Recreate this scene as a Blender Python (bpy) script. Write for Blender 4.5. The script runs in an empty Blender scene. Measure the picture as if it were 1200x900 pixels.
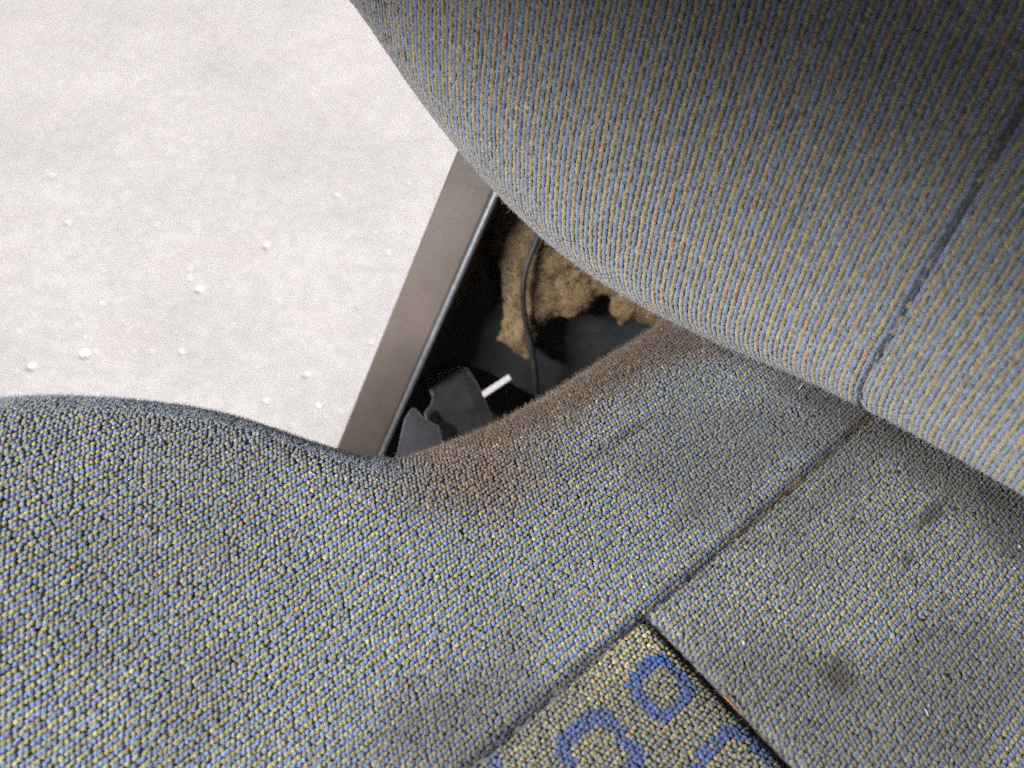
import bpy, bmesh, math, random
import numpy as np
from mathutils import Vector, Matrix, noise as mnoise
from mathutils.geometry import tessellate_polygon

rnd = random.Random(7); rng = np.random.default_rng(11)
SC = bpy.context.scene; COL = SC.collection

# ------------------------------------------------------------------ camera
PITCH = math.radians(50); CAM_H = .276; FPX = 942.0
cam_d = bpy.data.cameras.new("camera"); cam = bpy.data.objects.new("camera", cam_d); COL.objects.link(cam)
cam.location = (0, 0, CAM_H); cam.rotation_euler = (math.pi/2 - PITCH, 0, 0)
cam_d.sensor_width = 36; cam_d.lens = 36*FPX/1200; cam_d.clip_start = .01; cam_d.clip_end = 200
cam_d.dof.use_dof = True; cam_d.dof.focus_distance = .335; cam_d.dof.aperture_fstop = 9.0
SC.camera = cam

# the seat's own axes: UA across the seat (towards the right of the picture), VA towards the backrest
YAW = math.radians(40)
C0 = np.array([.0477, .1223, 0.]); VA = np.array([math.cos(YAW), math.sin(YAW), 0.]); UA = np.array([math.sin(YAW), -math.cos(YAW), 0.])

# ------------------------------------------------------------------ sky, sun, exposure
SUN_EL = math.radians(58)
sun_from = VA*.98 + UA*.18                      # horizontal direction the sun stands in (behind the cab)
sun_from = sun_from/np.linalg.norm(sun_from)
world = bpy.data.worlds.new("World"); SC.world = world; world.use_nodes = True
wn = world.node_tree; wn.nodes.clear()
wo = wn.nodes.new("ShaderNodeOutputWorld"); wb = wn.nodes.new("ShaderNodeBackground"); sk = wn.nodes.new("ShaderNodeTexSky")
sk.sky_type = 'NISHITA'; sk.sun_disc = False; sk.sun_elevation = SUN_EL
sk.sun_rotation = math.atan2(sun_from[0], sun_from[1]); sk.dust_density = 7.0; sk.air_density = .35; sk.ozone_density = 0
wb.inputs["Strength"].default_value = .09
wn.links.new(sk.outputs[0], wb.inputs[0]); wn.links.new(wb.outputs[0], wo.inputs[0])
sl = bpy.data.lights.new("sun", 'SUN'); sl.energy = 2.0; sl.angle = math.radians(.5); sl.color = (1, .95, .88)
so = bpy.data.objects.new("sun", sl); COL.objects.link(so)
sd = Vector((sun_from[0]*math.cos(SUN_EL), sun_from[1]*math.cos(SUN_EL), math.sin(SUN_EL)))
so.rotation_euler = sd.to_track_quat('Z', 'Y').to_euler(); so.location = (0, 0, 3)
# added fill lamp in front, brightening the seat as windscreen daylight would
wl = bpy.data.lights.new("front_fill_lamp", 'AREA'); wl.shape = 'RECTANGLE'; wl.size = .42; wl.size_y = .03; wl.energy = 5.3; wl.color = (.93, .97, 1)
wlo = bpy.data.objects.new("front_fill_lamp", wl); COL.objects.link(wlo)
wpos = C0 - .75*VA - .17*UA + np.array([0, 0, .55]); waim = C0 + .05*VA
wlo.location = wpos; wlo.rotation_euler = Vector(wpos - waim).to_track_quat('Z', 'Y').to_euler()
vs = SC.view_settings; vs.view_transform = 'Standard'; vs.look = 'None'; vs.gamma = 1; vs.use_curve_mapping = False
vs.exposure = 2.0
SC.render.engine = 'CYCLES'; SC.cycles.use_denoising = False
SC.cycles.max_bounces = 8; SC.cycles.diffuse_bounces = 5

# ------------------------------------------------------------------ helpers
def mat(name, rough=.8, color=(.5, .5, .5), metal=0, spec=.5):
    m = bpy.data.materials.new(name); m.use_nodes = True
    b = m.node_tree.nodes["Principled BSDF"]
    b.inputs["Base Color"].default_value = (*color, 1); b.inputs["Roughness"].default_value = rough
    b.inputs["Metallic"].default_value = metal; b.inputs["Specular IOR Level"].default_value = spec
    return m, m.node_tree.nodes, m.node_tree.links, b
def coords(n, l, scale, kind="Object"):
    tc = n.new("ShaderNodeTexCoord"); mp = n.new("ShaderNodeMapping")
    l.new(tc.outputs[kind], mp.inputs[0]); mp.inputs["Scale"].default_value = scale if hasattr(scale, '__len__') else (scale,)*3
    return mp.outputs[0]
def nz(n, l, vec, scale, detail=4, rough=.6):
    t = n.new("ShaderNodeTexNoise"); t.inputs["Scale"].default_value = scale; t.inputs["Detail"].default_value = detail
    t.inputs["Roughness"].default_value = rough; l.new(vec, t.inputs["Vector"]); return t.outputs["Fac"]
def ramp(n, l, fac, stops):
    r = n.new("ShaderNodeValToRGB"); e = r.color_ramp.elements
    while len(e) > 1: e.remove(e[-1])
    for i, (p, c) in enumerate(stops):
        x = e[0] if i == 0 else e.new(p)
        x.position = p; x.color = (*c, 1) if len(c) == 3 else c
    l.new(fac, r.inputs[0]); return r.outputs[0]
def bump(n, l, h, b, strength, dist):
    u = n.new("ShaderNodeBump"); u.inputs["Strength"].default_value = strength; u.inputs["Distance"].default_value = dist
    l.new(h, u.inputs["Height"]); l.new(u.outputs[0], b.inputs["Normal"])
def mixc(n, l, fac, a, b, mode='MIX'):
    m = n.new("ShaderNodeMix"); m.data_type = 'RGBA'; m.blend_type = mode
    for s, v in ((m.inputs[0], fac), (m.inputs[6], a), (m.inputs[7], b)):
        if hasattr(v, 'is_linked'): l.new(v, s)
        elif hasattr(v, '__len__'): s.default_value = (*v, 1) if len(v) == 3 else v
        else: s.default_value = v
    return m.outputs[2]
def make_mesh(name, verts, faces, material, parent=None, smooth=True):
    me = bpy.data.meshes.new(name); me.from_pydata([tuple(v) for v in verts], [], [tuple(f) for f in faces])
    me.materials.append(material)
    if smooth: me.polygons.foreach_set("use_smooth", [True]*len(me.polygons))
    me.update(); o = bpy.data.objects.new(name, me); COL.objects.link(o)
    if parent: o.parent = parent
    return o
def empty(name, label, cat, loc=(0, 0, 0)):
    o = bpy.data.objects.new(name, None); COL.objects.link(o); o.location = loc; o.empty_display_size = .02
    o["label"] = label; o["category"] = cat; return o
def tag(o, label=None, cat=None, group=None, kind=None):
    for k, v in (("label", label), ("category", cat), ("group", group), ("kind", kind)):
        if v: o[k] = v
    return o
def S(u, v, z):
    u, v, z = np.broadcast_arrays(np.asarray(u, float), np.asarray(v, float), np.asarray(z, float))
    return C0 + u[..., None]*UA + v[..., None]*VA + z[..., None]*np.array([0, 0, 1.])
FW = np.array([0, math.cos(PITCH), -math.sin(PITCH)]); UPV = np.array([0, math.sin(PITCH), math.cos(PITCH)])
def proj(p):
    q = p - np.array([0, 0, CAM_H]); d = np.maximum(q@FW, 1e-3)
    return 600 + FPX*q[..., 0]/d, 450 - FPX*(q@UPV)/d
def ray(px, py): return FW + (px - 600)/FPX*np.array([1., 0, 0]) + (450 - py)/FPX*UPV
def on_plane(px, py, p0, nrm):
    r = ray(px, py); c = np.array([0, 0, CAM_H]); return c + r*(((p0 - c)@nrm)/(r@nrm))
def uvz(p): d = p - C0; return d@UA, d@VA, p[2]
def on_cushion(px, py, z=0.):
    u, v, _ = uvz(on_plane(px, py, np.array([0, 0, z]), np.array([0, 0, 1.]))); return u, v
def smooth(x): x = np.clip(x, 0, 1); return x*x*(3 - 2*x)
def spl(x, kx, ky):
    kx = np.asarray(kx, float); ky = np.asarray(ky, float)
    d = np.diff(ky)/np.diff(kx); m = np.zeros_like(ky); m[1:-1] = (d[1:] + d[:-1])/2; m[0] = d[0]; m[-1] = d[-1]
    x = np.asarray(x, float); i = np.clip(np.searchsorted(kx, x) - 1, 0, len(kx) - 2)
    h = kx[i+1] - kx[i]; t = np.clip((x - kx[i])/h, -.2, 1.2)
    return ky[i]*(1+2*t)*(1-t)**2 + m[i]*h*t*(1-t)**2 + ky[i+1]*t*t*(3-2*t) + m[i+1]*h*t*t*(t-1)
_NT = rng.random((256, 256))
def vnoise(x, y):
    xi = np.floor(x).astype(int); yi = np.floor(y).astype(int); fx = smooth(x - xi); fy = smooth(y - yi)
    g = lambda a, b: _NT[a % 256, b % 256]
    return (g(xi, yi)*(1-fx) + g(xi+1, yi)*fx)*(1-fy) + (g(xi, yi+1)*(1-fx) + g(xi+1, yi+1)*fx)*fy
def fbm(x, y, o=4):
    s = 0; a = .5
    for k in range(o): s = s + a*vnoise(x*2**k + 17.3*k, y*2**k + 5.1*k); a *= .5
    return s/(1 - .5**o)

# ------------------------------------------------------------------ materials
def cloth_material(name):
    m, n, l, b = mat(name, .92, spec=.15)
    at = n.new("ShaderNodeAttribute"); at.attribute_name = "tint"
    v = coords(n, l, 1)
    f = nz(n, l, v, 1700, 3, .75)
    var = ramp(n, l, f, [(.32, (.34, .34, .35)), (.5, (.97, .97, .97)), (.68, (1.8, 1.8, 1.76))])
    c = mixc(n, l, 1.0, at.outputs["Color"], var, 'MULTIPLY')
    l.new(c, b.inputs["Base Color"])
    b.inputs["Sheen Weight"].default_value = .48; b.inputs["Sheen Roughness"].default_value = .5
    bump(n, l, nz(n, l, v, 3400, 3, .7), b, 1, .0006)
    return m
M_STITCH = cloth_material("woven_stitches")
def backing_material():
    m, n, l, b = mat("woven_backing", .95, spec=.1)
    v = coords(n, l, 1); f = nz(n, l, v, 500, 5, .7)
    l.new(ramp(n, l, f, [(.3, (.085, .085, .092)), (.7, (.165, .16, .155))]), b.inputs["Base Color"])
    bump(n, l, nz(n, l, v, 2500, 2), b, .6, .0005); return m
M_BACK = backing_material()
def fibre_material():
    m, n, l, b = mat("loose_fibre", .7, spec=.3)
    at = n.new("ShaderNodeAttribute"); at.attribute_name = "tint"; l.new(at.outputs["Color"], b.inputs["Base Color"]); return m
M_FIBRE = fibre_material()
def paint_material():
    m, n, l, b = mat("dusty_taupe_paint", .6, (.17, .145, .13))
    v = coords(n, l, 1); f = nz(n, l, v, 45, 5, .65)
    l.new(ramp(n, l, f, [(.3, (.104, .075, .057)), (.7, (.136, .099, .076))]), b.inputs["Base Color"])
    g = nz(n, l, v, 700, 2)
    sp = ramp(n, l, nz(n, l, v, 1300, 1), [(.70, (0,)*3), (.76, (.5,)*3)]); old = b.inputs['Base Color'].links[0].from_socket
    l.new(mixc(n, l, sp, old, (.34, .31, .28)), b.inputs['Base Color'])
    l.new(ramp(n, l, g, [(.3, (.52,)*3), (.75, (.72,)*3)]), b.inputs["Roughness"])
    bump(n, l, g, b, .08, .0004); return m
def metal_edge_material():
    m, n, l, b = mat("bare_metal_edge", .38, (.36, .37, .38), metal=.6)
    v = coords(n, l, 1); f = nz(n, l, v, 300, 4, .7)
    l.new(ramp(n, l, f, [(.3, (.20, .205, .21)), (.7, (.36, .365, .37))]), b.inputs["Base Color"]); return m
def black_plastic(name, lo, hi, rough, dust):
    m, n, l, b = mat(name, rough)
    v = coords(n, l, 1); f = nz(n, l, v, 60, 5, .65); sp = nz(n, l, v, 900, 1)
    base = ramp(n, l, f, [(.3, (lo,)*3), (.75, (hi, hi, hi*1.02))])
    spk = ramp(n, l, sp, [(.70, (0,)*3), (.78, (1,)*3)])
    mm = n.new("ShaderNodeMath"); mm.operation = 'MULTIPLY'; l.new(spk, mm.inputs[0]); mm.inputs[1].default_value = dust
    l.new(mixc(n, l, mm.outputs[0], base, (.22, .20, .18)), b.inputs["Base Color"])
    l.new(ramp(n, l, f, [(.3, (rough*.8,)*3), (.7, (rough*1.25,)*3)]), b.inputs["Roughness"])
    bump(n, l, nz(n, l, v, 1500, 2), b, .15, .0003); return m
M_PAINT = paint_material(); M_EDGE = metal_edge_material()
M_PANEL = black_plastic("dusty_black_trim", .03, .055, .24, .6)
M_BLACK = black_plastic("scuffed_black_plastic", .045, .10, .20, .9)
M_WORN = black_plastic("worn_plastic_edge", .14, .30, .45, .6)
M_RUBBER = black_plastic("black_cable_rubber", .012, .05, .5, .8)
def felt_material():
    m, n, l, b = mat("brown_matted_felt", 1, spec=.05)
    v = coords(n, l, 1); f = nz(n, l, v, 90, 6, .75); g = nz(n, l, v, 1400, 3, .7)
    c = ramp(n, l, f, [(.34, (.045, .027, .014)), (.5, (.30, .20, .105)), (.68, (.52, .38, .23))])
    l.new(mixc(n, l, .55, c, ramp(n, l, g, [(.3, (.06, .033, .016)), (.7, (.55, .375, .20))])), b.inputs["Base Color"])
    bump(n, l, g, b, 1, .0015); return m
M_FELT = felt_material()
def ground_material():
    m, n, l, b = mat("dusty_pale_concrete", .95, spec=.2)
    v = coords(n, l, 1)
    a = nz(n, l, v, 3.2, 6, .6); f = nz(n, l, v, 38, 5, .7); g = nz(n, l, v, 300, 3, .7)
    c = ramp(n, l, a, [(.3, (.155, .156, .160)), (.5, (.190, .191, .196)), (.72, (.216, .217, .222))])
    c = mixc(n, l, .35, c, ramp(n, l, f, [(.3, (.118, .117, .121)), (.6, (.198, .201, .207))]))
    pv = nz(n, l, v, 7, 3, .5)
    pk = ramp(n, l, pv, [(.62, (0,)*3), (.74, (.3,)*3)])
    c = mixc(n, l, pk, c, (.21, .175, .174))
    l.new(c, b.inputs["Base Color"])
    mx = n.new("ShaderNodeMath"); mx.operation = 'ADD'; l.new(f, mx.inputs[0]); l.new(g, mx.inputs[1])
    bump(n, l, mx.outputs[0], b, .5, .006); return m
M_GROUND = ground_material()
def stone_material():
    m, n, l, b = mat("pale_stone", .85, spec=.2)
    f = nz(n, l, coords(n, l, 1), 150, 4)
    l.new(ramp(n, l, f, [(.3, (.30, .29, .285)), (.7, (.45, .44, .435))]), b.inputs["Base Color"]); return m
M_STONE = stone_material()
M_SHADE, _n, _l, _b = mat("grey_shade_board", .95, (.07, .07, .07))  # for the unseen boards added to block light

# ------------------------------------------------------------------ ground
GZ = -.68
gs = 60
g = make_mesh("ground", [(-gs, -gs, GZ), (gs, -gs, GZ), (gs, gs, GZ), (-gs, gs, GZ)], [(0, 1, 2, 3)], M_GROUND)
tag(g, kind="structure")

# ------------------------------------------------------------------ the vehicle's body round the seat, and unseen boards added for shade
body = empty("vehicle_shell", "taupe painted door pillar and black inner panel of the vehicle beside the seat", "vehicle body", tuple(S(-.25, .05, GZ)))
def body_part(name, verts, faces, m, smooth_=False, parent=None):
    o = make_mesh(name, [np.asarray(v) - np.array(body.location) for v in verts], faces, m, parent or body, smooth_); return o
# pillar: sweep a rounded section along the leaning axis
r0 = np.array([0, 0, CAM_H]) + .55*ray(447, 537); r1 = np.array([0, 0, CAM_H]) + .464*ray(579, 237)
AX = (r1 - r0)/np.linalg.norm(r1 - r0)
l0 = np.array([0, 0, CAM_H]) + .56*ray(392, 530)
WD = (r0 - l0) - ((r0 - l0)@AX)*AX; PW = np.linalg.norm(WD); WD = WD/PW
ND = np.cross(WD, AX); ND = ND/np.linalg.norm(ND)
if ND@(np.array([0, 0, CAM_H]) - r0) < 0: ND = -ND
def sweep_section(sec, name, m, s0, s1, nseg, parent=None, smooth_=True):
    vs_, fs = [], []; k = len(sec)
    for i in range(nseg+1):
        s = s0 + (s1 - s0)*i/nseg
        for (w, h) in sec: vs_.append(r0 + AX*s + WD*w + ND*h)
    for i in range(nseg):
        for j in range(k): fs.append((i*k+j, i*k+(j+1) % k, (i+1)*k+(j+1) % k, (i+1)*k+j))
    fs += [tuple(range(k))[::-1], tuple(nseg*k + j for j in range(k))]
    return body_part(name, vs_, fs, m, smooth_, parent)
def rounded(w0, w1, h0, h1, r, n=5):
    pts = []
    for cx, cy, a0 in ((w1-r, h1-r, 0), (w0+r, h1-r, 90), (w0+r, h0+r, 180), (w1-r, h0+r, 270)):
        for i in range(n+1):
            a = math.radians(a0 + 90*i/n); pts.append((cx + r*math.cos(a), cy + r*math.sin(a)))
    return pts
pil = sweep_section(rounded(-PW, -.0030, -.05, 0, .0022), "door_pillar", M_PAINT, -.34, .75, 24)
tag(pil, "flat taupe painted door pillar leaning behind the seat")
eb = sweep_section([(-.0012 + .0022*math.cos(a), -.0012 + .0022*math.sin(a)) for a in np.linspace(0, 2*math.pi, 13)[:-1]], "edge_bead", M_EDGE, -.34, .75, 40)
tag(eb, "thin bare metal bead along the pillar's inner edge")
# inner side panel with a slit through which the ground shows
PU = -.262; pp0 = on_plane(500, 400, S(PU, 0, 0), UA)
PN = .80*UA - .35*VA + np.array([0, 0, .48]); PN /= np.linalg.norm(PN)      # the lower body side slopes in under the seat
PE = np.cross([0, 0, 1.], PN); PE /= np.linalg.norm(PE); PG = np.cross(PN, PE)
def panel_vz(px, py): q = on_plane(px, py, pp0, PN) - pp0; return q@PE, q@PG
def PS(off, x, y): return pp0 + x*PE + y*PG + off*PN
pa, pb = np.array(panel_vz(420, 545)), np.array(panel_vz(561, 205)); d = pb - pa
e0, e1 = pa - d*.5, pa + d*1.25
outer = [tuple(e0), panel_vz(900, 720), panel_vz(880, 170), tuple(e1)]
hole = [panel_vz(*q) for q in ((558, 463.5), (596, 438.5), (599.5, 445), (562, 470))]
loops = [[Vector((v, z, 0)) for v, z in outer], [Vector((v, z, 0)) for v, z in hole]]
tris = tessellate_polygon(loops); flat = outer + hole; nf = len(flat)
TH = .0012
pv = [PS(0, v, z) for v, z in flat] + [PS(-TH, v, z) for v, z in flat]
pf = [tuple(t) for t in tris] + [tuple(nf + i for i in t[::-1]) for t in tris]
for base, k in ((0, 4), (4, 4)):
    for j in range(k): a, b2 = base + j, base + (j+1) % k; pf.append((a, b2, nf + b2, nf + a))
inner = body_part("inner_panel", pv, pf, M_PANEL); tag(inner, "black plastic inner panel with a narrow slit showing daylight")
bm = bmesh.new(); bm.from_mesh(inner.data); bmesh.ops.recalc_face_normals(bm, faces=bm.faces); bm.to_mesh(inner.data); bm.free()
def box_uvz(name, u0, u1, v0, v1, z0, z1, m):
    c = [S(u, v, z) for u in (u0, u1) for v in (v0, v1) for z in (z0, z1)]
    f = [(0, 1, 3, 2), (4, 6, 7, 5), (0, 4, 5, 1), (2, 3, 7, 6), (0, 2, 6, 4), (1, 5, 7, 3)]
    return body_part(name, c, f, m)
SHADE_TOP_Z = .42  # height of the unseen board added over the seat for shade
rc = [(-.55, -.541), (.9, -.452), (.9, .60), (-.36, .60), (-.36, -.20), (-.55, -.30)]; kr = len(rc)
body_part("top_shade_board", [S(u, v, SHADE_TOP_Z) for u, v in rc] + [S(u, v, SHADE_TOP_Z + .03) for u, v in rc],
          [tuple(range(kr))[::-1], tuple(range(kr, 2*kr))] + [(k, (k+1) % kr, (k+1) % kr + kr, k + kr) for k in range(kr)], M_SHADE)  # unseen; front edge shaped to cast the soft shadow on the upper backrest
box_uvz("rear_shade_board", -.30, .9, .57, .60, -.55, SHADE_TOP_Z - .002, M_SHADE)  # unseen, added to keep the sun behind off the seat
box_uvz("front_shade_board", -.42, .9, -1.15, -.95, -.55, .42, M_SHADE)  # unseen, added to block the low sky in front
box_uvz("side_shade_board", .87, .9, -.945, .565, -.55, SHADE_TOP_Z - .002, M_SHADE)  # unseen, added to block the sky on the right
box_uvz("floor", PU + .004, .868, -.945, .565, -.44, -.41, M_SHADE)  # added below along with the boards that shade the seat

# ------------------------------------------------------------------ seat surfaces
KV = [-.32, -.24, -.18, -.13, -.08, -.04, 0, .04, .08, .12, .18]
KB = [.085, .080, .068, .052, .033, .019, .010, .006, .003, .001, 0]
KU = [.2437, .2316, .2195, .2083, .1745, .1253, .1137, .1106, .1109, .1108, .1102]
RR = .034; WR = .00165; PL = .0017
SEAM_END = 0.0
def groove(d, w=.0019, h=.0016): return -h*np.exp(-(d/w)**2)
def section(v, n=520):
    B = float(spl(v, KV, KB)); ue = float(spl(v, KV, KU))
    back = .022*smooth((v - .130)/.08)**1.3
    ur = np.linspace(.30, -(ue - RR), n)
    z = B*smooth((-ur - .015)/(ue - .045)) - .004*smooth(ur/.2)
    t = np.linspace(0, math.pi/2, 90)[1:]
    ua = ur[-1] - RR*np.sin(t); za = z[-1] - RR*1.05*(1 - np.cos(t))
    ud = ua[-1] + np.linspace(0, .012, 60); zd = za[-1] - np.linspace(.002, .16, 60)
    u = np.r_[ur, ua, ud]; zz = np.r_[z, za, zd]
    for _ in range(6): zz[1:-1] = .25*zz[:-2] + .5*zz[1:-1] + .25*zz[2:]
    zz = zz - back
    s = np.r_[0, np.cumsum(np.hypot(np.diff(u), np.diff(zz)))]
    return -(s - np.interp(0, -u[:n], s[:n])), u, zz, ur[-1]
VG = np.arange(-.36, .2051, .0025); AG = np.arange(-.40, .2801, .0025)
CU = np.zeros((len(VG), len(AG))); CZ = np.zeros_like(CU); CRE = np.zeros(len(VG))
for i, v in enumerate(VG):
    a, u, z, ul = section(v); CU[i] = np.interp(AG, a[::-1], u[::-1]); CZ[i] = np.interp(AG, a[::-1], z[::-1])
    CRE[i] = np.interp(-ul, -u, a)              # cloth length at which the edge roll begins
# gentle lumps of worn foam
for i, v in enumerate(VG): CZ[i] += .0035*(fbm(AG*14 + 3, np.full_like(AG, v*14 + 9), 2) - .5)
def bil(T, a, v, ag, vg):
    fi = np.clip((v - vg[0])/(vg[1] - vg[0]), 0, len(vg) - 1.001); fj = np.clip((a - ag[0])/(ag[1] - ag[0]), 0, len(ag) - 1.001)
    i = fi.astype(int); j = fj.astype(int); x = fj - j; y = fi - i
    return (T[i, j]*(1-x) + T[i, j+1]*x)*(1-y) + (T[i+1, j]*(1-x) + T[i+1, j+1]*x)*y
def cushion_point(a, v):
    a = np.asarray(a, float); v = np.asarray(v, float)
    z = bil(CZ, a, v, AG, VG)
    z = z + groove(a) + np.where(a > -.001, groove(v, .0026, .0030), 0)*smooth((a + .001)/.002)
    ins = smooth(a/.012)*smooth(-v/.012); z = z + .0018*ins        # the logo insert is a little plumper
    return S(bil(CU, a, v, AG, VG), v, z)
KBU = [-.34, -.28, -.23, -.18, -.14, -.10, -.06, -.02, .03, .08, .2]
KVF = [.05, .045, .045, .05, .058, .07, .085, .095, .10, .10, .10]
KZB = [.1409, .1109, .0893, .0541, .0298, .0168, .0108, .0138, .0194, .0251, .0303]
RV, RZ = .055, .05
def bprofile(u, n=200):
    zb = float(spl(u, KBU, KZB)); vf = float(spl(u, KBU, KVF))
    z = np.linspace(.36, zb + RZ, n); fr = vf + .012*smooth((z - zb - RZ)/.12)
    t = np.linspace(0, math.pi*.62, 120)[1:]
    va = vf + RV*(1 - np.cos(t)); za = zb + RZ - RZ*np.sin(t)
    v = np.r_[fr, va, va[-1] + np.linspace(.003, .06, 20)]; zz = np.r_[z, za, za[-1] + np.linspace(.002, .04, 20)]
    s = np.r_[0, np.cumsum(np.hypot(np.diff(v), np.diff(zz)))]
    s0 = np.interp(-.12, -zz[:n], s[:n])
    return s - s0, v, zz
BUG = np.arange(-.34, .2401, .0025); BSG = np.arange(-.20, .2401, .0025)   # b = cloth length down from height .12
BV = np.zeros((len(BUG), len(BSG))); BZ = np.zeros_like(BV)
for i, u in enumerate(BUG):
    s, v, z = bprofile(u); BV[i] = np.interp(BSG, s, v); BZ[i] = np.interp(BSG, s, z)
def back_seam(b): return -.001 + .006*np.sin(b*9) - .06*(b - .06)         # the backrest's seam wanders a little
def back_point(u, b):
    u = np.asarray(u, float); b = np.asarray(b, float)
    v = bil(BV, b, u, BSG, BUG); z = bil(BZ, b, u, BSG, BUG)
    v = v + .0045*(fbm(u*11 + 2, b*13 + 7, 2) - .5) + .0012*(fbm(u*60 + 1, b*22, 2) - .5)*np.exp(-((u - back_seam(b))/.02)**2)
    return S(u, v - groove(u - back_seam(b), .0025, .0010), z)
def frame(fn, p, q, e=.0006):
    """point, side (along p), along (along q) and outward normal of a surface fn(p, q)"""
    P0 = fn(p, q); A = fn(p + e, q) - fn(p - e, q); B = fn(p, q + e) - fn(p, q - e)
    A /= np.linalg.norm(A, axis=-1, keepdims=True) + 1e-12; B /= np.linalg.norm(B, axis=-1, keepdims=True) + 1e-12
    N = np.cross(A, B); N /= np.linalg.norm(N, axis=-1, keepdims=True) + 1e-12
    return P0, A, B, N

seat_o = empty("seat_assembly", "worn vehicle seat in grubby blue and yellow ribbed cloth", "seat", tuple(S(0, 0, -.41)))
SO = np.array(seat_o.location)
def grid_mesh(name, fn, p, q, m, parent, off=0., smooth_=True):
    pp, qq = np.meshgrid(p, q); P0, A, B, N = frame(fn, pp.ravel(), qq.ravel())
    V = P0 + N*off - SO; w = len(p); h = len(q)
    F = [(j*w+i, j*w+i+1, (j+1)*w+i+1, (j+1)*w+i) for j in range(h-1) for i in range(w-1)]
    return make_mesh(name, V, F, m, parent, smooth_)

# one stitch: a low dome, eight-sided
def template(seg=8):
    rings = [(-.15, 1.0), (.58, .80)]; V = []; Fq = []
    for h, r in rings:
        for k in range(seg): t = 2*math.pi*k/seg; V.append((r*math.cos(t), r*math.sin(t), h))
    V.append((0, 0, 1.0)); top = len(V) - 1
    for i in range(len(rings) - 1):
        for k in range(seg): Fq.append((i*seg+k, i*seg+(k+1) % seg, (i+1)*seg+(k+1) % seg, (i+1)*seg+k))
    Ft = [((len(rings)-1)*seg+k, (len(rings)-1)*seg+(k+1) % seg, top) for k in range(seg)]
    return np.array(V), np.array(Fq), np.array(Ft)
def stitch_mesh(name, P0, A, B, N, half, colr, parent, seg=8, slant=0.):
    """P0 centres, A side, B along the rib; half = (side, along, height) half sizes per stitch"""
    TV, FQ, FT = template(seg); n = len(P0); k = len(TV)
    ang = slant + rng.normal(0, .13, n); ca, sa = np.cos(ang)[:, None], np.sin(ang)[:, None]
    A2 = A*ca + B*sa; B2 = B*ca - A*sa
    tilt = rng.normal(0, .10, (n, 2))
    A2 = A2 + N*tilt[:, :1]; B2 = B2 + N*tilt[:, 1:]
    V = (P0[:, None] + A2[:, None]*(TV[None, :, 0:1]*half[:, None, 0:1]) + B2[:, None]*(TV[None, :, 1:2]*half[:, None, 1:2])
         + N[:, None]*(TV[None, :, 2:3]*half[:, None, 2:3])) - SO
    V = V + rng.normal(0, .00004, V.shape)
    V = V.reshape(-1, 3); off = (np.arange(n)*k)[:, None, None]
    q = (FQ[None] + off).reshape(-1); t = (FT[None] + off).reshape(-1)
    nq, nt = n*len(FQ), n*len(FT)
    me = bpy.data.meshes.new(name); me.vertices.add(len(V)); me.vertices.foreach_set("co", V.ravel())
    me.loops.add(len(q) + len(t)); me.loops.foreach_set("vertex_index", np.r_[q, t].astype(np.int32))
    me.polygons.add(nq + nt)
    me.polygons.foreach_set("loop_start", np.r_[np.arange(nq)*4, nq*4 + np.arange(nt)*3].astype(np.int32))
    me.polygons.foreach_set("use_smooth", np.ones(nq + nt, bool))
    me.update(calc_edges=True)
    at = me.attributes.new("tint", 'FLOAT_COLOR', 'POINT')
    c = np.ones((n, k, 4)); c[..., :3] = colr[:, None, :]*(1 + rng.normal(0, .10, (n, k, 1)))
    at.data.foreach_set("color", np.clip(c, 0, 1).ravel().astype(np.float32))
    me.materials.append(M_STITCH)
    o = bpy.data.objects.new(name, me); COL.objects.link(o); o.parent = parent
    o["kind"] = "stuff"; print(name, n, "stitches"); return o
def in_view(P, mx=120, my=110):
    x, y = proj(P); return (x > -mx) & (x < 1200 + mx) & (y > -my) & (y < 900 + my)

BLUE = np.array([.198, .25, .405]); YEL = np.array([.41, .345, .14]); GREY = np.array([.31, .31, .315])
def yarn(rib, n, dirt, brown, oranges=.05, blue=BLUE, yel=YEL):
    odd = (rib % 2 == 0)
    c = np.where(odd[:, None], blue, yel)*(1 + rng.normal(0, .13, (n, 1)))
    c = c*(1 + rng.normal(0, .035, (n, 3)))
    mixin = rng.random(n)
    c = np.where((mixin < .18)[:, None], .6*c + .4*GREY, .92*c + .08*GREY)
    og = rng.random(n) < oranges
    c = np.where((odd & og)[:, None], c*np.array([.9, 1.0, 1.25]), np.where(og[:, None], c*np.array([1.12, .80, .55]), c))
    d = np.clip(dirt, 0, 1)[:, None]
    return np.clip(c*(1 - d) + brown*d, .004, .9)
BROWN = np.array([.075, .041, .021]); DUST = np.array([.16, .145, .125]); SOOT = np.array([.022, .019, .017])

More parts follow.
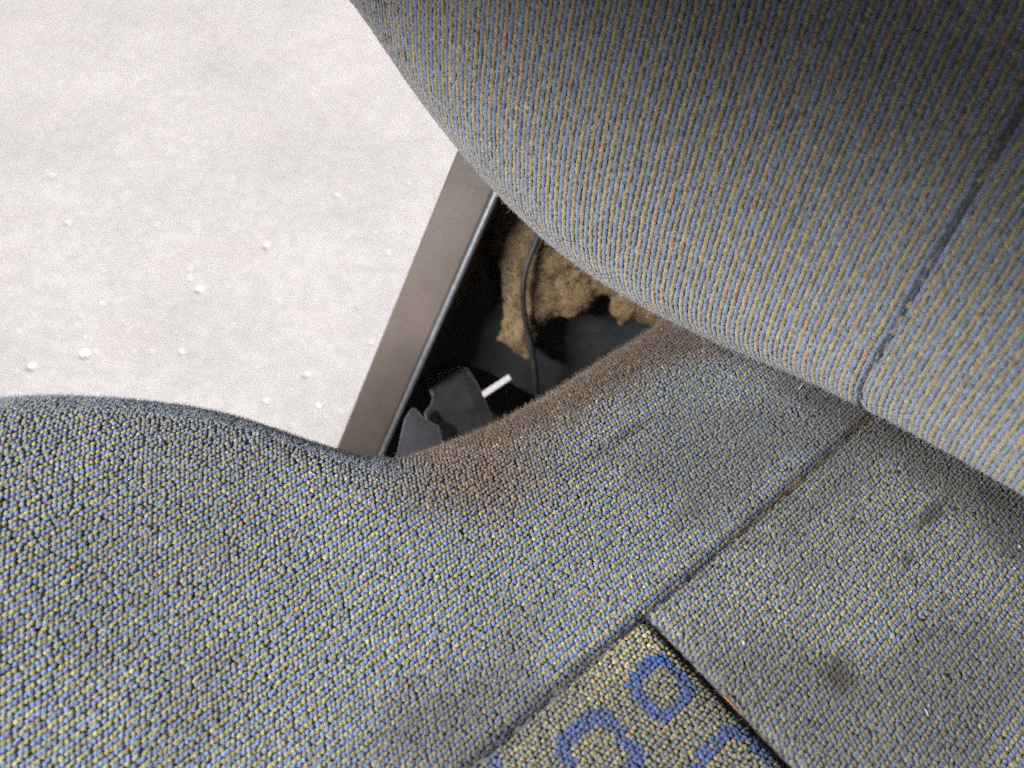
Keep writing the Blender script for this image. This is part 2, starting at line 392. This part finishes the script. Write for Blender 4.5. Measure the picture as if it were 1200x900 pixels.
# ---- cushion
cushion = grid_mesh("cushion", cushion_point, np.arange(-.395, .276, .003), np.arange(-.355, .2, .003), M_BACK, seat_o, off=-.0003)
def spot(a, v, px, py, ru, rv):
    u0, v0 = on_cushion(px, py); return np.exp(-(((a - u0)/ru)**2 + ((v - v0)/rv)**2))
def cushion_dirt(a, v):
    edge = np.interp(v, VG, CRE)                       # where the side roll begins (negative)
    e = (edge - a)                                     # > 0 beyond the crest
    lim = fbm(a*60, v*60, 3)
    win = smooth((v + .050)/.05)
    grime = smooth((e + .006 + .020*(lim - .5) + .008*smooth((v - .03)/.06))/.020)*win
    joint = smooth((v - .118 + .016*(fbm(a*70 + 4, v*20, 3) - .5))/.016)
    patchy = .55*smooth((fbm(a*24 + 8, v*15 + 3, 4) - .42)/.22)*(.35 + .65*smooth((a + .09)/.08))
    seam = .75*np.exp(-(a/.0030)**2)*smooth((v + .004)/.01)*(.4 + .8*fbm(a*9, v*70 + 3, 3))
    sp = (1.3*spot(a, v, 985, 788, .0062, .0055) + 1.4*spot(a, v, 1058, 508, .005, .004) + 1.6*spot(a, v, 1092, 602, .0022, .0085)
          + 1.0*spot(a, v, 1064, 656, .002, .003) + .8*spot(a, v, 1168, 585, .010, .004) + .7*spot(a, v, 850, 410, .009, .006) + .5*spot(a, v, 915, 455, .006, .003) + .4*spot(a, v, 1100, 545, .008, .004)
          + .35*spot(a, v, 800, 610, .003, .008) + .35*spot(a, v, 1000, 610, .004, .003) + .45*spot(a, v, 500, 830, .012, .022) + .6*spot(a, v, 725, 520, .003, .02)
          + .3*spot(a, v, 110, 545, .004, .006) + .55*spot(a, v, 1125, 485, .006, .003))
    border = np.where(a > 0, np.exp(-(v/.0030)**2), 0)*.85*(.35 + 1.1*fbm(a*70, v*9, 2)) + np.where(v < 0, np.exp(-(a/.0028)**2), 0)*.8*(.3 + 1.2*fbm(a*5, v*60, 2))
    seam = np.maximum(seam, border)
    rust = .80*np.exp(-((v + .010)/.030)**2)*smooth((e + .034 + .02*(lim - .5))/.03); grime = np.maximum(grime, rust)
    return grime, joint, patchy, seam, np.clip(sp*(.4 + 1.1*fbm(a*300, v*300, 2)), 0, .85)
def edge_wobble(v, k): return .0004*np.sin(v*900*k)
ribs = np.arange(-242, 166); rows = np.arange(-210, 120)
R, J = np.meshgrid(ribs, rows); R = R.ravel(); J = J.ravel()
a = (R + .5)*WR; v = (J + .5*(R % 2) + .25*rng.random(len(R)))*PL
a = a + .00016*rng.normal(size=len(a)) + .0005*(fbm(v*40, a*40, 2) - .5); v = v + .00022*rng.normal(size=len(a))
keep = in_view(cushion_point(a, v)) & (a > np.interp(v, VG, CRE) - .085); a, v, R = a[keep], v[keep], R[keep]
gr, jt, pt, sm_, sp_ = cushion_dirt(a, v)
def dirty(c, gr, jt, pt, sm_, sp_):
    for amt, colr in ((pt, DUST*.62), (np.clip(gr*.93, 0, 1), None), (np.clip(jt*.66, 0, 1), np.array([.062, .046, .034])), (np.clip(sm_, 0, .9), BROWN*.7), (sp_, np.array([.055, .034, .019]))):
        if colr is None:
            q = fbm(a_*45 + 2, v_*45, 3)[:, None]; w_ = np.exp(-((v_ + .010)/.030)**2)[:, None]; colr = BROWN*(1 - q*.8) + np.array([.19, .10, .048])*q*.8*1.3; colr = colr*(1 - .6*w_) + np.array([.21, .105, .045])*.6*w_
            light = (rng.random(len(a_)) < .14*(1 - gr*.5))[:, None]; colr = np.where(light, colr*2.6, colr)
        c = c*(1 - amt[:, None]) + colr*amt[:, None]
    return c
def build_panel(name, m, half, blue=BLUE, yel=YEL, tint=None, slant=.10, jitter=.1):
    global a_, v_
    a_, v_, R_ = a[m], v[m], R[m]; n = len(a_)
    c = yarn(R_, n, np.zeros(n), BROWN, .018, blue, yel)
    if tint is not None: c = tint(a_, v_, c)
    c = dirty(c, gr[m], jt[m], pt[m], sm_[m], sp_[m])
    P0, A, B, N = frame(cushion_point, a_, v_)
    h = np.array(half)[None]*(1 + rng.normal(0, jitter, (n, 3)))
    return stitch_mesh(name, P0 + N*.0001, A, B, N, h, c, cushion, 6, slant)
HALF = (.00091, .00122, .00056); HALF_C = (.00083, .00130, .00055)
m_side = (a < -.0006)
m_cent = (a > .0005) & (v > .0010 + .0006*np.sin(a*400))
m_ins = (a > .0009 + .0005*np.sin(v*500)) & (v < -.0014)
tag(build_panel("side_panel", m_side, HALF, slant=.22, blue=BLUE*np.array([.93, 1.0, 1.12])), "ribbed blue and yellow cloth over the side bolster")
tag(build_panel("centre_panel", m_cent, HALF_C, slant=.28, blue=BLUE*np.array([1.04, 1.0, .96])), "grubby ribbed cloth of the seat's middle panel")
# the insert's woven blue ring motifs
rings = [((775, 806), (.0098, .0098), .0040), ((704, 884), (.0122, .0118), .0046), ((868, 908), (.0140, .0136), .0048), ((556, 896), (.008, .008), .004)]
rings = [(on_cushion(*c, .0015), hs, w) for c, hs, w in rings]
def motif(aa, vv, c):
    k = np.zeros(len(aa), bool)
    for (u0, v0), (hu, hv), w in rings:
        du, dv = np.abs(aa - u0)/hu, np.abs(vv - v0)/hv
        rr = (du**4.5 + dv**4.5)**(1/4.5); k |= (rr < 1) & (rr > 1 - w/hu)
    k &= rng.random(len(aa)) > .04
    mb = np.array([.03, .14, .56])*(1 + rng.normal(0, .22, (len(aa), 1)))
    return np.where(k[:, None], mb, c)
tag(build_panel("logo_insert", m_ins, (.00086, .00104, .00072), blue=np.array([.36, .355, .335]), yel=np.array([.64, .485, .15]), tint=motif, slant=-.12, jitter=.14),
    "coarser woven insert with blue rounded ring motifs")

# ---- backrest
back = grid_mesh("backrest", back_point, np.arange(-.338, .238, .003), np.arange(-.195, .236, .003)[::-1], M_BACK, seat_o, off=.0005)
WB = .0019; PB = .0017
ribs = np.arange(-179, 125); rows = np.arange(-112, 138)
R, J = np.meshgrid(ribs, rows); R = R.ravel(); J = J.ravel()
a = (R + .5)*WB; v = (J + .5*(R % 2))*PB
a = a + .00012*rng.normal(size=len(a)) + .0012*(fbm(v*25, a*25, 2) - .5); v = v + .00015*rng.normal(size=len(a))
P0 = back_point(a, v); keep = in_view(P0) & (np.abs(a - back_seam(v)) > .0002); a, v, R = a[keep], v[keep], R[keep]
P0, A, B, N = frame(back_point, a, -(-v))
N = -N
nn = len(a); dd = .22*smooth((fbm(a*18 + 3, v*18, 4) - .4)/.3)
c = yarn(R, nn, np.zeros(nn), BROWN, .05, BLUE*np.array([1.03, 1.0, .97]), YEL*np.array([1.12, .93, .68]))
c = c*(1 - dd[:, None]) + DUST*.9*dd[:, None]; c = .82*c + .18*GREY
ms = a < back_seam(v)
for nm, mk, lb in (("main_panel", ms, "ribbed blue and yellow cloth over the backrest bolster"), ("inner_cloth_panel", ~ms, "ribbed cloth right of the backrest seam")):
    h = np.array((.00104, .00155, .00046))[None]*(1 + rng.normal(0, .09, (mk.sum(), 3)))
    tag(stitch_mesh(nm, P0[mk], A[mk], B[mk], N[mk], h, c[mk], back, 6, .06), lb)

# ---- loose fibres, hairs and lint (thin tapering three-sided strands)
def strands(name, roots, dirs, lens, rad, colr, parent, seg=4, curl=.6, loc=None):
    loc = SO if loc is None else loc
    p = np.array(roots, float); d = np.array(dirs, float); d /= np.linalg.norm(d, axis=1, keepdims=True); n = len(p)
    lens = np.asarray(lens, float)[:, None]; rad = np.asarray(rad, float)[:, None]; bend = rng.normal(0, curl, (n, 3))
    V = np.zeros((n, seg+1, 3, 3))
    for k in range(seg+1):
        x = np.cross(d, [.3, .2, .9]); x /= np.linalg.norm(x, axis=1, keepdims=True) + 1e-9; y = np.cross(d, x); r = rad*(1 - .55*k/seg)
        for q_, t in enumerate((0, 2.094, 4.189)): V[:, k, q_] = p + r*(math.cos(t)*x + math.sin(t)*y) - loc
        p = p + d*lens/seg; d = d + bend*.35 + rng.normal(0, curl*.25, (n, 3)); d /= np.linalg.norm(d, axis=1, keepdims=True)
    f = np.array([(k*3+t, k*3+(t+1) % 3, k*3+(t+1) % 3+3, k*3+t+3) for k in range(seg) for t in range(3)])
    q = (f[None] + (np.arange(n)*(seg+1)*3)[:, None, None]).reshape(-1); nq = len(q)//4
    me = bpy.data.meshes.new(name); me.vertices.add(n*(seg+1)*3); me.vertices.foreach_set("co", V.ravel())
    me.loops.add(len(q)); me.loops.foreach_set("vertex_index", q.astype(np.int32)); me.polygons.add(nq)
    me.polygons.foreach_set("loop_start", (np.arange(nq)*4).astype(np.int32)); me.polygons.foreach_set("use_smooth", np.ones(nq, bool)); me.update(calc_edges=True)
    at = me.attributes.new("tint", 'FLOAT_COLOR', 'POINT'); cc = np.ones((n, (seg+1)*3, 4)); cc[..., :3] = np.array(colr)[:, None, :]
    at.data.foreach_set("color", cc.ravel().astype(np.float32)); me.materials.append(M_FIBRE)
    o = bpy.data.objects.new(name, me); COL.objects.link(o); o.parent = parent; return o
# matted brown fuzz on the cushion's grubby edge
n = 7000
v1 = rng.uniform(-.030, .135, n); e1_ = rng.normal(.020, .011, n); a1 = np.interp(v1, VG, CRE) - e1_
P1, A1, B1, N1 = frame(cushion_point, a1, v1)
dr = N1 + rng.normal(0, .75, (n, 3)); q = rng.random((n, 1))
cc = np.array([.10, .06, .035])*(1 - q) + np.array([.26, .18, .11])*q
tag(strands("edge_fuzz", P1 + N1*.0004, dr, rng.uniform(.0010, .0032, n)*(.45 + .55*smooth((v1 + .03)/.06)), np.full(n, .00008), cc, cushion, 4, .8), "matted brown fuzz on the grubby cushion edge", kind="stuff")
# fine fibres over the whole cushion cloth, and over the backrest
n = 15000
a2 = rng.uniform(-.32, .17, n); v2 = rng.uniform(-.22, .14, n); P1, A1, B1, N1 = frame(cushion_point, a2, v2)
kk = in_view(P1, 40, 40); P1, N1 = P1[kk], N1[kk]; n = len(P1)
dr = N1*.45 + rng.normal(0, .7, (n, 3)); q = rng.random((n, 1)); cc = np.where(q < .45, BLUE*1.4, np.where(q < .75, YEL*1.2, np.array([.52, .51, .49])))
tag(strands("cloth_fibres", P1 + N1*.0007, dr, rng.uniform(.0010, .0028, n), np.full(n, .00005), cc, cushion, 3, .7), kind="stuff")
n = 6000
a2 = rng.uniform(-.32, .2, n); v2 = rng.uniform(-.16, .16, n); P1, A1, B1, N1 = frame(back_point, a2, v2); N1 = -N1
kk = in_view(P1, 40, 40); P1, N1 = P1[kk], N1[kk]; n = len(P1)
dr = N1*.45 + rng.normal(0, .7, (n, 3)); q = rng.random((n, 1)); cc = np.where(q < .45, BLUE*1.4, np.where(q < .75, YEL*1.2, np.array([.52, .51, .49])))
tag(strands("backrest_fibres", P1 + N1*.0007, dr, rng.uniform(.0010, .0028, n), np.full(n, .00005), cc, back, 3, .7), kind="stuff")
# fuzz with rim glare put into its pale colour: bolster rim, backrest's lower edge
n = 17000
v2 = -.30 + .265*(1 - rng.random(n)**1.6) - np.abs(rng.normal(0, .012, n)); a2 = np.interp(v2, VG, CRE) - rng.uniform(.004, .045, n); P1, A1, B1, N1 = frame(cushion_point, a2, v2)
tag(strands("rim_glare_fuzz", P1 + N1*.0006, N1*.7 + rng.normal(0, .6, (n, 3)), rng.uniform(.0006, .0016, n), np.full(n, .00007), np.array([.50, .53, .60])*(1 + rng.normal(0, .15, (n, 1))), cushion, 3, .6), "short pale fuzz along the bolster's outer rim", kind="stuff")
n = 9000
u2 = rng.uniform(-.32, .12, n); b2_ = rng.uniform(.04, .20, n); P1, A1, B1, N1 = frame(back_point, u2, b2_); N1 = -N1
tag(strands("lower_glare_fuzz", P1 + N1*.0005, N1*.7 + rng.normal(0, .6, (n, 3)), rng.uniform(.0006, .0016, n), np.full(n, .00007), np.array([.45, .45, .45])*(1 + rng.normal(0, .15, (n, 1))), back, 3, .6), "short pale fuzz along the backrest's lower roll", kind="stuff")
# pale lint specks and a few long hairs
pts = [(210, 490), (212, 497), (255, 655), (305, 512), (364, 558), (385, 530), (297, 519), (600, 566), (1110, 690), (580, 800), (930, 640), (1085, 830), (1090, 825), (700, 470), (705, 462)]
P1, D1 = [], []
for px, py in pts:
    best = None
    for z0 in np.linspace(-.02, .07, 19):
        u0, v0 = on_cushion(px, py, z0); aa = np.interp(u0, bil(CU, AG, np.full_like(AG, v0), AG, VG), AG); pz = cushion_point(np.array([aa]), np.array([v0]))[0]
        er = abs(pz[2] - z0)
        if best is None or er < best[0]: best = (er, pz)
    P1.append(best[1] + np.array([0, 0, .0011])); D1.append(rng.normal(0, 1, 3)*np.array([1, 1, .15]))
n = len(P1)
tag(strands("lint", P1, D1, rng.uniform(.0008, .0028, n), np.full(n, .00022), np.full((n, 3), .75), cushion, 3, .5), "pale lint specks caught on the cushion cloth", kind="stuff")
def hair(px, py, z0, dx, length, rad, colr, name, lab):
    u0, v0 = on_cushion(px, py, z0); p = S(u0, v0, z0)
    return tag(strands(name, [p], [dx], [length], [rad], [colr], cushion, 10, .25), lab)
hair(463, 588, .008, S(-.5, .2, .1) - S(0, 0, 0), .014, .00007, (.6, .58, .52), "stray_hair", "single pale hair standing on the bolster edge")
hair(936, 456, .002, VA + np.array([0, 0, .25]), .0036, .0005, (.8, .78, .76), "white_fleck", "white fleck of fluff where cushion meets backrest")
# orange thread end in the insert's seam
u0, v0 = on_cushion(848, 822)
tag(strands("orange_thread", [S(u0 - .001, v0 + .001, .0012)], [UA + np.array([0, 0, .15])], [.0068], [.0005], [(.42, .13, .04)], cushion, 8, .25), "frayed orange thread end in the insert seam")
# crumbs and grit caught along the crease and on the middle panel
n = 420
a4 = rng.uniform(-.11, .13, n); v4 = rng.normal(.128, .006, n); m4 = rng.random(n) < .22; a4 = np.where(m4, rng.uniform(-.02, .13, n), a4); v4 = np.where(m4, rng.uniform(.0, .12, n), v4)
P1, A1, B1, N1 = frame(cushion_point, a4, v4); kv = np.array([(1, 0, 0), (-1, 0, 0), (0, 1, 0), (0, -1, 0), (0, 0, 1), (0, 0, -1)], float)
kf = [(0, 2, 4), (2, 1, 4), (1, 3, 4), (3, 0, 4), (2, 0, 5), (1, 2, 5), (3, 1, 5), (0, 3, 5)]
r4 = .00018 + .0007*rng.random(n)**3
V4 = (P1 + N1*.0007)[:, None] + (kv[None]*(1 + rng.normal(0, .25, (n, 6, 3))) + rng.normal(0, .15, (n, 6, 3)))*r4[:, None, None] - SO
co = make_mesh("crumbs", V4.reshape(-1, 3), [tuple(6*i + x for x in f) for i in range(n) for f in kf], M_FIBRE, cushion, False)
t4 = np.ones((n, 6, 4)); q = rng.random((n, 1, 1)); t4[..., :3] = np.where(q < .6, np.array([.05, .032, .02]), np.where(q < .88, np.array([.24, .15, .08]), np.array([.55, .5, .44])))
co.data.attributes.new("tint", 'FLOAT_COLOR', 'POINT').data.foreach_set("color", t4.ravel().astype(np.float32))
tag(co, "dark crumbs and grit along the crease under the backrest", kind="stuff")
# broken brown seam threads along the long seam and the insert's edge
n = 260
v3 = rng.uniform(-.075, .14, n); a3 = rng.normal(0, .0006, n); P1, A1, B1, N1 = frame(cushion_point, a3, v3)
q = rng.random((n, 1)); up = smooth((v3 - .03)/.05)[:, None]; cc = np.array([.035, .025, .022])*(1 - q) + (np.array([.33, .20, .05])*up + np.array([.09, .12, .24])*(1 - up))*q
tag(strands("seam_thread", P1 + N1*.0010, B1 + rng.normal(0, .25, (n, 3)), rng.uniform(.0015, .004, n), np.full(n, .00026), cc, cushion, 3, .4), "worn brown thread along the cushion seam", kind="stuff")
n = 170
a3 = rng.uniform(0, .14, n); v3 = rng.normal(0, .0007, n); P1, A1, B1, N1 = frame(cushion_point, a3, v3)
q = rng.random((n, 1)); cc = np.array([.018, .014, .012])*(1 - q) + np.array([.06, .045, .03])*q
tag(strands("insert_seam_thread", P1 + N1*.0005, A1 + rng.normal(0, .3, (n, 3)), rng.uniform(.0015, .0035, n), np.full(n, .00022), cc, cushion, 3, .4), "dark thread in the insert's end seam", kind="stuff")
n = 260
b3 = rng.uniform(-.14, .14, n); u3 = back_seam(b3) + rng.normal(0, .0005, n); P1, A1, B1, N1 = frame(back_point, u3, b3)
q = rng.random((n, 1)); up = smooth((-b3 + .01)/.06)[:, None]; cc = np.array([.11, .105, .11])*(1 - q) + (np.array([.50, .35, .10])*up + np.array([.16, .22, .38])*(1 - up))*q
tag(strands("backrest_seam_thread", P1 - N1*.0008, B1 + rng.normal(0, .16, (n, 3)), rng.uniform(.002, .005, n), np.full(n, .00028), cc, back, 3, .3), "worn thread along the backrest seam", kind="stuff")

# ------------------------------------------------------------------ brown felt behind the seat
felt_px = [(566, 225), (577, 262), (573, 285), (584, 318), (590, 352), (588, 380), (581, 400), (597, 412), (612, 424), (627, 428), (630, 405), (634, 386), (650, 374), (672, 378), (692, 368),
           (706, 348), (714, 352), (716, 372), (728, 384), (744, 380), (758, 384), (790, 392), (840, 330), (760, 230), (640, 160)]
FN = .75*UA - .50*VA + np.array([0, 0, .43]); FN /= np.linalg.norm(FN)      # the torn sheet sags forward off the panel
F0 = on_plane(640, 330, pp0 + PN*.030, PN); FE = np.cross([0, 0, 1.], FN); FE /= np.linalg.norm(FE); FG = np.cross(FN, FE)
fv = np.array([[(on_plane(px, py, F0, FN) - F0)@FE, (on_plane(px, py, F0, FN) - F0)@FG] for px, py in felt_px])
def poly_dist(p, poly):
    a_ = poly; b_ = np.roll(poly, -1, 0); ab = b_ - a_
    t = np.clip(((p[:, None] - a_)*ab).sum(-1)/((ab**2).sum(-1)), 0, 1); dm = np.linalg.norm(p[:, None] - (a_ + t[..., None]*ab), axis=-1).min(1)
    x, y = p[:, 0][:, None], p[:, 1][:, None]
    c_ = ((a_[:, 1] > y) != (b_[:, 1] > y)) & (x < (b_[:, 0] - a_[:, 0])*(y - a_[:, 1])/(b_[:, 1] - a_[:, 1] + 1e-12) + a_[:, 0])
    return np.where(c_.sum(1) % 2 == 1, dm, -dm)
st = .0018
gv = np.arange(fv[:, 0].min() - .004, fv[:, 0].max() + .004, st); gz_ = np.arange(fv[:, 1].min() - .004, fv[:, 1].max() + .004, st)
GV, GZ2 = np.meshgrid(gv, gz_); pts2 = np.stack([GV.ravel(), GZ2.ravel()], -1)
dist = poly_dist(pts2, fv) + .004*(fbm(pts2[:, 0]*220, pts2[:, 1]*220, 3) - .5)
hgt = .011*np.sqrt(np.clip(dist, 0, .012)/.012) + .010*(fbm(pts2[:, 0]*70, pts2[:, 1]*70, 4) - .5)*smooth(dist/.006) + .0025*(fbm(pts2[:, 0]*420, pts2[:, 1]*420, 2) - .5)
W = len(gv); ok = dist > 0; idx = -np.ones(len(pts2), int); Vf = []; Ff = []
sel = np.where(ok)[0]; idx[sel] = np.arange(len(sel)); floc = F0
PF = F0 + pts2[sel, :1]*FE + pts2[sel, 1:]*FG + (hgt[sel] - .006)[:, None]*FN
for j in range(len(gz_) - 1):
    for i in range(W - 1):
        k = [j*W+i, j*W+i+1, (j+1)*W+i+1, (j+1)*W+i]; k = [idx[x] for x in k]
        k = [x for x in k if x >= 0]
        if len(k) >= 3: Ff.append(tuple(k))
felt = empty("felt_padding", "torn brown matted felt padding hanging under the backrest", "felt", tuple(floc))
fo = make_mesh("felt_sheet", PF - floc, Ff, M_FELT, felt)
so_ = fo.modifiers.new("thick", 'SOLIDIFY'); so_.thickness = .006; so_.offset = -1
n = 11000; pick = rng.integers(0, len(PF), n); q = rng.random((n, 1)); tone = fbm(pts2[sel][pick, 0]*60, pts2[sel][pick, 1]*60, 3)[:, None]
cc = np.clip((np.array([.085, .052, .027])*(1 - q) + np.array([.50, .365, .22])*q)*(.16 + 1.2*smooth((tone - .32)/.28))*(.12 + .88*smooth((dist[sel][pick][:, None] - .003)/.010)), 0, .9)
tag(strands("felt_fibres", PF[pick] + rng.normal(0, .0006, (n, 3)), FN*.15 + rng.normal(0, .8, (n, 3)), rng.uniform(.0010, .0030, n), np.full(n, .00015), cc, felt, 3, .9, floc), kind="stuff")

# ------------------------------------------------------------------ cable
def tube_mesh(name, pts, r, m, loc, seg=10, sub=8):
    pts = np.array(pts); t = np.linspace(0, len(pts) - 1, (len(pts) - 1)*sub + 1); kx = np.arange(len(pts))
    P = np.stack([spl(t, kx, pts[:, i]) for i in range(3)], -1); V = []; F = []
    for i in range(len(P)):
        d = P[min(i+1, len(P)-1)] - P[max(i-1, 0)]; d /= np.linalg.norm(d); x = np.cross(d, [.2, .9, .1]); x /= np.linalg.norm(x); y = np.cross(d, x)
        rr = r*(1 + .06*math.sin(i*.9))
        for k in range(seg): a_ = 2*math.pi*k/seg; V.append(P[i] + rr*(math.cos(a_)*x + math.sin(a_)*y) - loc)
    for i in range(len(P) - 1):
        for k in range(seg): F.append((i*seg+k, i*seg+(k+1) % seg, (i+1)*seg+(k+1) % seg, (i+1)*seg+k))
    F += [tuple(range(seg))[::-1], tuple((len(P)-1)*seg + k for k in range(seg))]
    return make_mesh(name, V, F, m)
cu = PU + .030
cpts = [on_plane(px, py, F0 + FN*(.013 + k), FN) for px, py, k in ((668, 205, .004), (640, 255, .002), (627, 287, 0), (616, 318, 0), (613, 350, 0), (616, 378, -.002), (622, 402, -.006), (626, 425, -.012), (628, 450, -.018), (631, 475, -.022), (636, 520, -.026))]
cb = tube_mesh("cable", cpts, .0019, M_RUBBER, cpts[-1]); cb.location = cpts[-1]
tag(cb, "thin black cable running down over the brown felt", "cable")

# ------------------------------------------------------------------ black brackets under the cushion edge
def plate(name, px_pts, t, slope, E, m, label, bev=.0012):
    c = np.array([0, 0, CAM_H]); base = np.array([c + (t + slope*(500 - py)/100)*ray(px, py) for px, py in px_pts]); loc = base.mean(0)
    bm = bmesh.new(); vb = [bm.verts.new(p - loc) for p in base]; f = bm.faces.new(vb)
    r = bmesh.ops.extrude_face_region(bm, geom=[f]); vv = [x for x in r["geom"] if isinstance(x, bmesh.types.BMVert)]
    bmesh.ops.translate(bm, verts=vv, vec=Vector(E)); bmesh.ops.recalc_face_normals(bm, faces=bm.faces)
    bmesh.ops.bevel(bm, geom=list(bm.edges), offset=bev, segments=2, profile=.6, affect='EDGES', material=1)
    me = bpy.data.meshes.new(name); bm.to_mesh(me); bm.free(); me.materials.append(m); me.materials.append(M_WORN)
    o = bpy.data.objects.new(name, me); COL.objects.link(o); o.location = loc
    return o, loc
E1 = (-.004, .010, .005)
hk, hl = plate("hinge_bracket", [(505, 462), (545, 446), (556, 450), (566, 466), (590, 520), (600, 580), (530, 580), (510, 530), (503, 503), (511, 493), (513, 482), (509, 474)], .52, .06, E1, M_BLACK, "")
tag(hk, "scuffed black plastic hook bracket beside the cushion edge", "bracket")
fl, fl_l = plate("flange_bracket", [(478, 506), (486, 493), (492, 492), (503, 505), (520, 514), (535, 580), (462, 580)], .50, .05, (-.003, .008, .003), M_BLACK, "")
tag(fl, "low black flange bracket between pillar and hook bracket", "bracket")
# dark raised strip standing in for a recessed slot in the inner panel
cl_pts = [panel_vz(*q) for q in ((546, 303), (552, 299), (573, 328), (566, 331))]
cv = [PS(.0005, *q) for q in cl_pts] + [PS(.006, *q) for q in cl_pts]
cp = make_mesh("clip", [p - np.array(body.location) for p in cv], [(3, 2, 1, 0), (4, 5, 6, 7), (0, 1, 5, 4), (1, 2, 6, 5), (2, 3, 7, 6), (3, 0, 4, 7)], M_BLACK, body, False)
tag(cp, "small dark strip standing for a slot in the inner panel")

# ------------------------------------------------------------------ stones on the ground
def stone_proto(seed):
    bm = bmesh.new(); bmesh.ops.create_icosphere(bm, subdivisions=2, radius=1)
    for v_ in bm.verts:
        k = 1 + .35*mnoise.noise(v_.co*1.3 + Vector((seed*7.1, 0, 0))); v_.co = Vector((v_.co.x*k, v_.co.y*k*.8, v_.co.z*k*.6))
    me = bpy.data.meshes.new("pebble"); bm.to_mesh(me); bm.free(); me.materials.append(M_STONE)
    me.polygons.foreach_set("use_smooth", [True]*len(me.polygons)); return me
protos = [stone_proto(s) for s in range(4)]
spots_ = [(62, 207, 5, "lone small white pebble on the ground, uppermost of those near the picture's left edge"), (80, 262, 5, "small pale pebble on the ground just below the uppermost one at left"),
          (234, 341, 8, "pale pebble beside a pinkish patch in the middle of the open ground"), (222, 327, 4, "tiny pebble touching the pinkish patch, just above a larger pale pebble"),
          (395, 230, 5, "small pebble on the ground nearest to the upper part of the pillar"), (312, 289, 7, "pale pebble alone between the pinkish patch and the pillar"),
          (38, 431, 9, "largest white pebble, on the ground above the bolster's left end"), (20, 436, 4, "tiny pebble left of the largest white pebble above the bolster"),
          (213, 413, 5, "small pebble on the ground above the bolster's crest, right one of a pair"), (178, 413, 4, "tiny pebble on the ground above the bolster's crest, left one of a pair"),
          (360, 440, 7, "grey-white pebble on the ground closest to the foot of the pillar"), (312, 471, 6, "small pebble lying on the ground just over the bolster's sloping edge"),
          (100, 415, 11, "broad flat white stone chip on the ground above the bolster")]
for i, (px, py, r, lab) in enumerate(spots_):
    p = on_plane(px, py, np.array([0, 0, GZ]), np.array([0, 0, 1.])); depth = (p - np.array([0, 0, CAM_H]))@FW; rr = r/FPX*depth*.62
    o = bpy.data.objects.new("pebble", protos[i % 4]); COL.objects.link(o)
    o.location = (p[0], p[1], GZ + rr*.3); o.scale = (rr, rr, rr*(.35 if r > 10 else 1)); o.rotation_euler = (0, 0, rnd.uniform(0, 6.3))
    tag(o, lab, "pebble", "pebbles scattered on the ground")
# fine grit
n = 800; V = []; F = []
base = np.array([v_.co for v_ in protos[0].vertices]); 
ico = bmesh.new(); bmesh.ops.create_icosphere(ico, subdivisions=1, radius=1); iv = np.array([tuple(x.co) for x in ico.verts]); itf = [tuple(v_.index for v_ in f.verts) for f in ico.faces]; ico.free()
for i in range(n):
    px, py = rng.uniform(-80, 640), rng.uniform(-60, 560); p = on_plane(px, py, np.array([0, 0, GZ]), np.array([0, 0, 1.]))
    r = .0012 + .0032*rng.random()**4; s = np.array([1, rng.uniform(.6, 1), rng.uniform(.4, .8)])*r; b0 = len(V)
    V += [tuple(x*s + np.array([p[0], p[1], GZ + s[2]*.4])) for x in iv]; F += [tuple(b0 + k for k in f) for f in itf]
gr_o = make_mesh("grit", V, F, M_STONE, None, False); tag(gr_o, "fine pale grit strewn over the dusty ground", "grit", kind="stuff")
